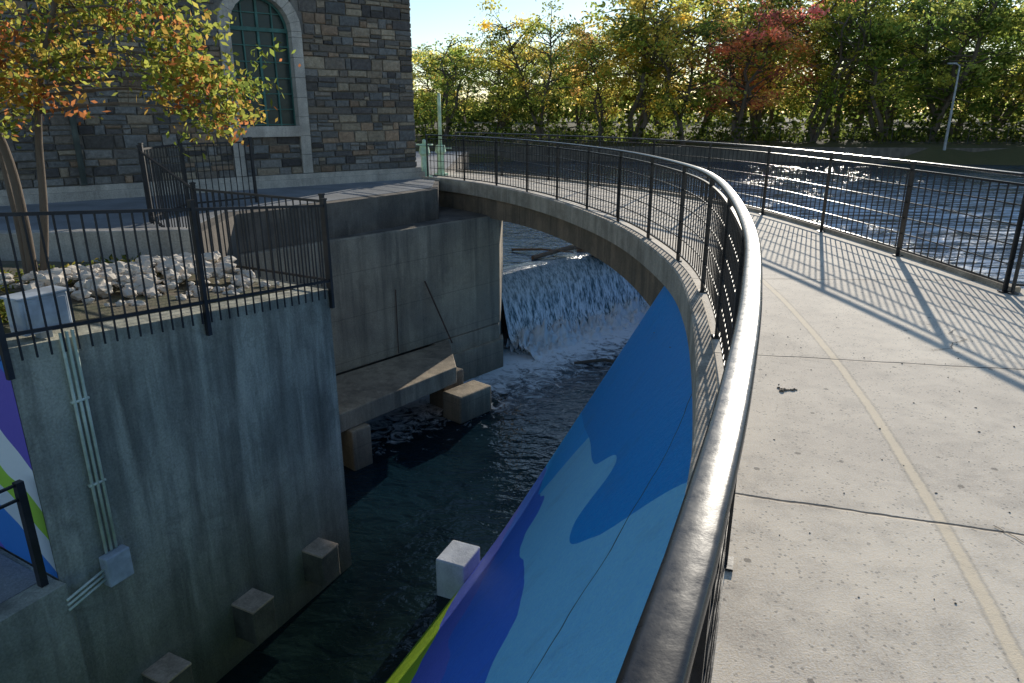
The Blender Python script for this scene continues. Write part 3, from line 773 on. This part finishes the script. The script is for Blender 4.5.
# near ornamental tree
nt=empty('autumn_tree'); bm=bmesh.new(); base=Vector((-5.36,7.65,-.35))
def limb(pts,r0,r1,n=8):
    Cc=catmull(pts,6); tube_bm(bm,[tuple(p) for p in Cc],list(np.linspace(r0,r1,len(Cc))),n)
    return Cc
s1=limb([base,(-5.28,7.6,.5),(-5.25,7.5,1.3),(-5.45,7.4,2.2),(-5.8,7.5,3.2)],.055,.028)
s2=limb([base+Vector((.06,.05,.05)),(-5.08,7.65,.6),(-4.93,7.6,1.45),(-4.75,7.55,2.0),(-4.4,7.5,2.8),(-4.2,7.5,3.5)],.045,.02)
s3=limb([base+Vector((-.05,0,.05)),(-5.5,7.8,.7),(-5.75,8.0,1.6),(-6.4,8.1,2.5)],.035,.02)
tips=[(-2.85,7.7,1.85),(-3.0,7.5,1.62),(-3.2,7.8,2.0),(-3.3,7.6,2.15),(-3.55,7.4,2.15),(-3.3,7.3,1.95),(-3.1,8.0,1.75),(-3.8,7.6,2.35),(-3.9,7.8,2.7),(-3.6,7.6,2.55),(-4.2,7.4,2.3),(-4.4,7.8,2.6),(-4.7,7.5,2.3),(-4.6,7.7,2.9),(-5.0,7.3,2.1),(-5.1,7.8,2.5),(-5.3,7.4,1.95),(-5.4,7.7,2.8),(-5.6,7.3,2.3),(-4.3,7.5,3.3),(-5.0,7.6,3.3),(-4.75,7.3,1.8),(-5.0,7.35,1.65),(-4.5,7.4,2.05),(-5.8,7.7,3.1),(-6.2,7.7,2.5),(-6.6,8.1,2.8),(-6.0,7.4,1.9),(-5.6,7.5,3.7),(-4.9,7.6,3.9),(-3.6,7.9,3.0),(-4.0,7.6,3.7),(-3.5,7.9,1.95)]
srcs=[Vector(p) for p in list(s1[8:])+list(s2[10:])+list(s3[10:])]
for t in tips:
    t=Vector(t); s=min(srcs,key=lambda q:(q-t).length+ (0.8 if q.z>t.z+.1 else 0)); m=(s+t)/2+Vector((0,0,.10))
    limb([s,m,t],.02,.006,5)
    for j in range(3):
        e=t+Vector((random.gauss(0,.2),random.gauss(0,.2),random.gauss(0,.13))); limb([m.lerp(t,.6),(m.lerp(t,.6)+e)/2+Vector((0,0,.03)),e],.008,.003,4)
bm_obj('trunk',bm,M_bark,nt,True)
pts=[];cols=[]; palT=[(.28,.18,.035),(.28,.24,.04),(.15,.19,.03),(.28,.10,.03),(.20,.21,.035),(.10,.13,.025),(.17,.19,.035)]
for t in tips:
    for sub in range(7):
        c=np.array(t)+rng.normal(size=3)*np.array([.24,.24,.14]); n=int(rng.uniform(22,55)); b0=np.array(random.choice(palT))
        pts.append(c+rng.normal(size=(n,3))*np.array([.12,.12,.075])); cc=np.array([random.choice([b0,b0,np.array(random.choice(palT))]) for _ in range(n)]); cols.append(np.clip(cc*rng.uniform(.7,1.3,(n,1)),0,1))
link(bpy.data.objects.new('crown',leaf_mesh('crown',np.concatenate(pts),.040,np.concatenate(cols),M_leaf_near)),nt)
n=2600; kk=rng.uniform(.3,3.7,n); oo=rng.uniform(.5,3.0,n); kk=np.where(oo<1.9,3.0+kk*.22,kk)
P=np.c_[R.x+dk.x*kk+nin.x*oo,R.y+dk.y*kk+nin.y*oo,-.38+.3*kk/3.8+rng.uniform(0,.16,n)]
link(bpy.data.objects.new('weeds',leaf_mesh('weeds',P,.04,np.array(YG+G)[rng.integers(0,8,n)]*.6,M_leaf_near)))
dl=[(1.02,1.62),(1.9,4.3),(3.4,5.0),(1.35,1.4)]
P=np.array([(a,b_,.008) for a,b_ in dl]); me=leaf_mesh('fallen_leaves',P,.012,np.array([(.16,.09,.04)]*len(dl)),M_leaf_near); link(bpy.data.objects.new('fallen_leaves',me))
rocks('loose_gravel',[(1.73+random.gauss(0,.05),4.05+random.gauss(0,.02),.003,random.uniform(.006,.016)) for i in range(14)]+[(random.uniform(1,3.5),random.uniform(1.4,6),.001,random.uniform(.002,.006)) for i in range(90)],M_rrock)
bm=bmesh.new()
for cp in ([(3.55,5.35),(3.42,5.22),(3.47,5.08),(3.30,4.98),(3.22,4.86),(3.05,4.82)],[(2.02,2.55),(2.10,2.35),(2.06,2.2),(2.18,2.02),(2.2,1.85)]):
    Cc=resample(np.array(cp),.03); Cc+=rng.normal(size=Cc.shape)*.005
    sweep(bm,np.c_[Cc,np.full(len(Cc),.004)],[(-.003,0),(.003,0)],False)
bm_obj('pavement_crack',bm,M_podium)

sl=empty('street_lamp'); bm=bmesh.new(); X0,Y0=34.0,57
tube_bm(bm,[(X0,Y0,-1.2),(X0,Y0,2),(X0,Y0,5.0)],[.11,.09,.06],8); tube_bm(bm,[(X0,Y0,4.95),(X0-.2,Y0,5.1),(X0-.5,Y0,5.15)],[.05,.04,.04],6); bm_obj('pole',bm,M_pole,sl)
box('lamp_head',(X0-.6,Y0,5.15),(.6,.3,.12),M_pole,sl,0,.03)

# ------------------------------------------------------------ light, sky, camera
AZ=math.radians(22.5); EL=math.radians(16)
S=Vector((math.sin(AZ)*math.cos(EL),math.cos(AZ)*math.cos(EL),math.sin(EL)))
sun=bpy.data.lights.new('sun','SUN'); sun.energy=5; sun.angle=math.radians(.5); sun.color=(1,.92,.79)
so=bpy.data.objects.new('sun',sun); scene.collection.objects.link(so); so.rotation_euler=(-S).to_track_quat('-Z','Y').to_euler()
w=bpy.data.worlds.new('World'); scene.world=w; w.use_nodes=True; nt_=w.node_tree
sky=nt_.nodes.new('ShaderNodeTexSky'); sky.sky_type='NISHITA'; sky.sun_disc=False; sky.sun_elevation=EL; sky.sun_rotation=AZ; sky.air_density=1; sky.dust_density=.15; sky.ozone_density=1.6; sky.altitude=600
bg=nt_.nodes['Background']; nt_.links.new(sky.outputs[0],bg.inputs[0]); bg.inputs[1].default_value=.15
cam=bpy.data.cameras.new('camera'); cam.lens=24.6; cam.sensor_width=36; cam.clip_start=.05; cam.clip_end=5000
co=bpy.data.objects.new('camera',cam); scene.collection.objects.link(co); co.location=(0,0,1.65); co.rotation_euler=(math.radians(90-18.15),0,0)
scene.camera=co
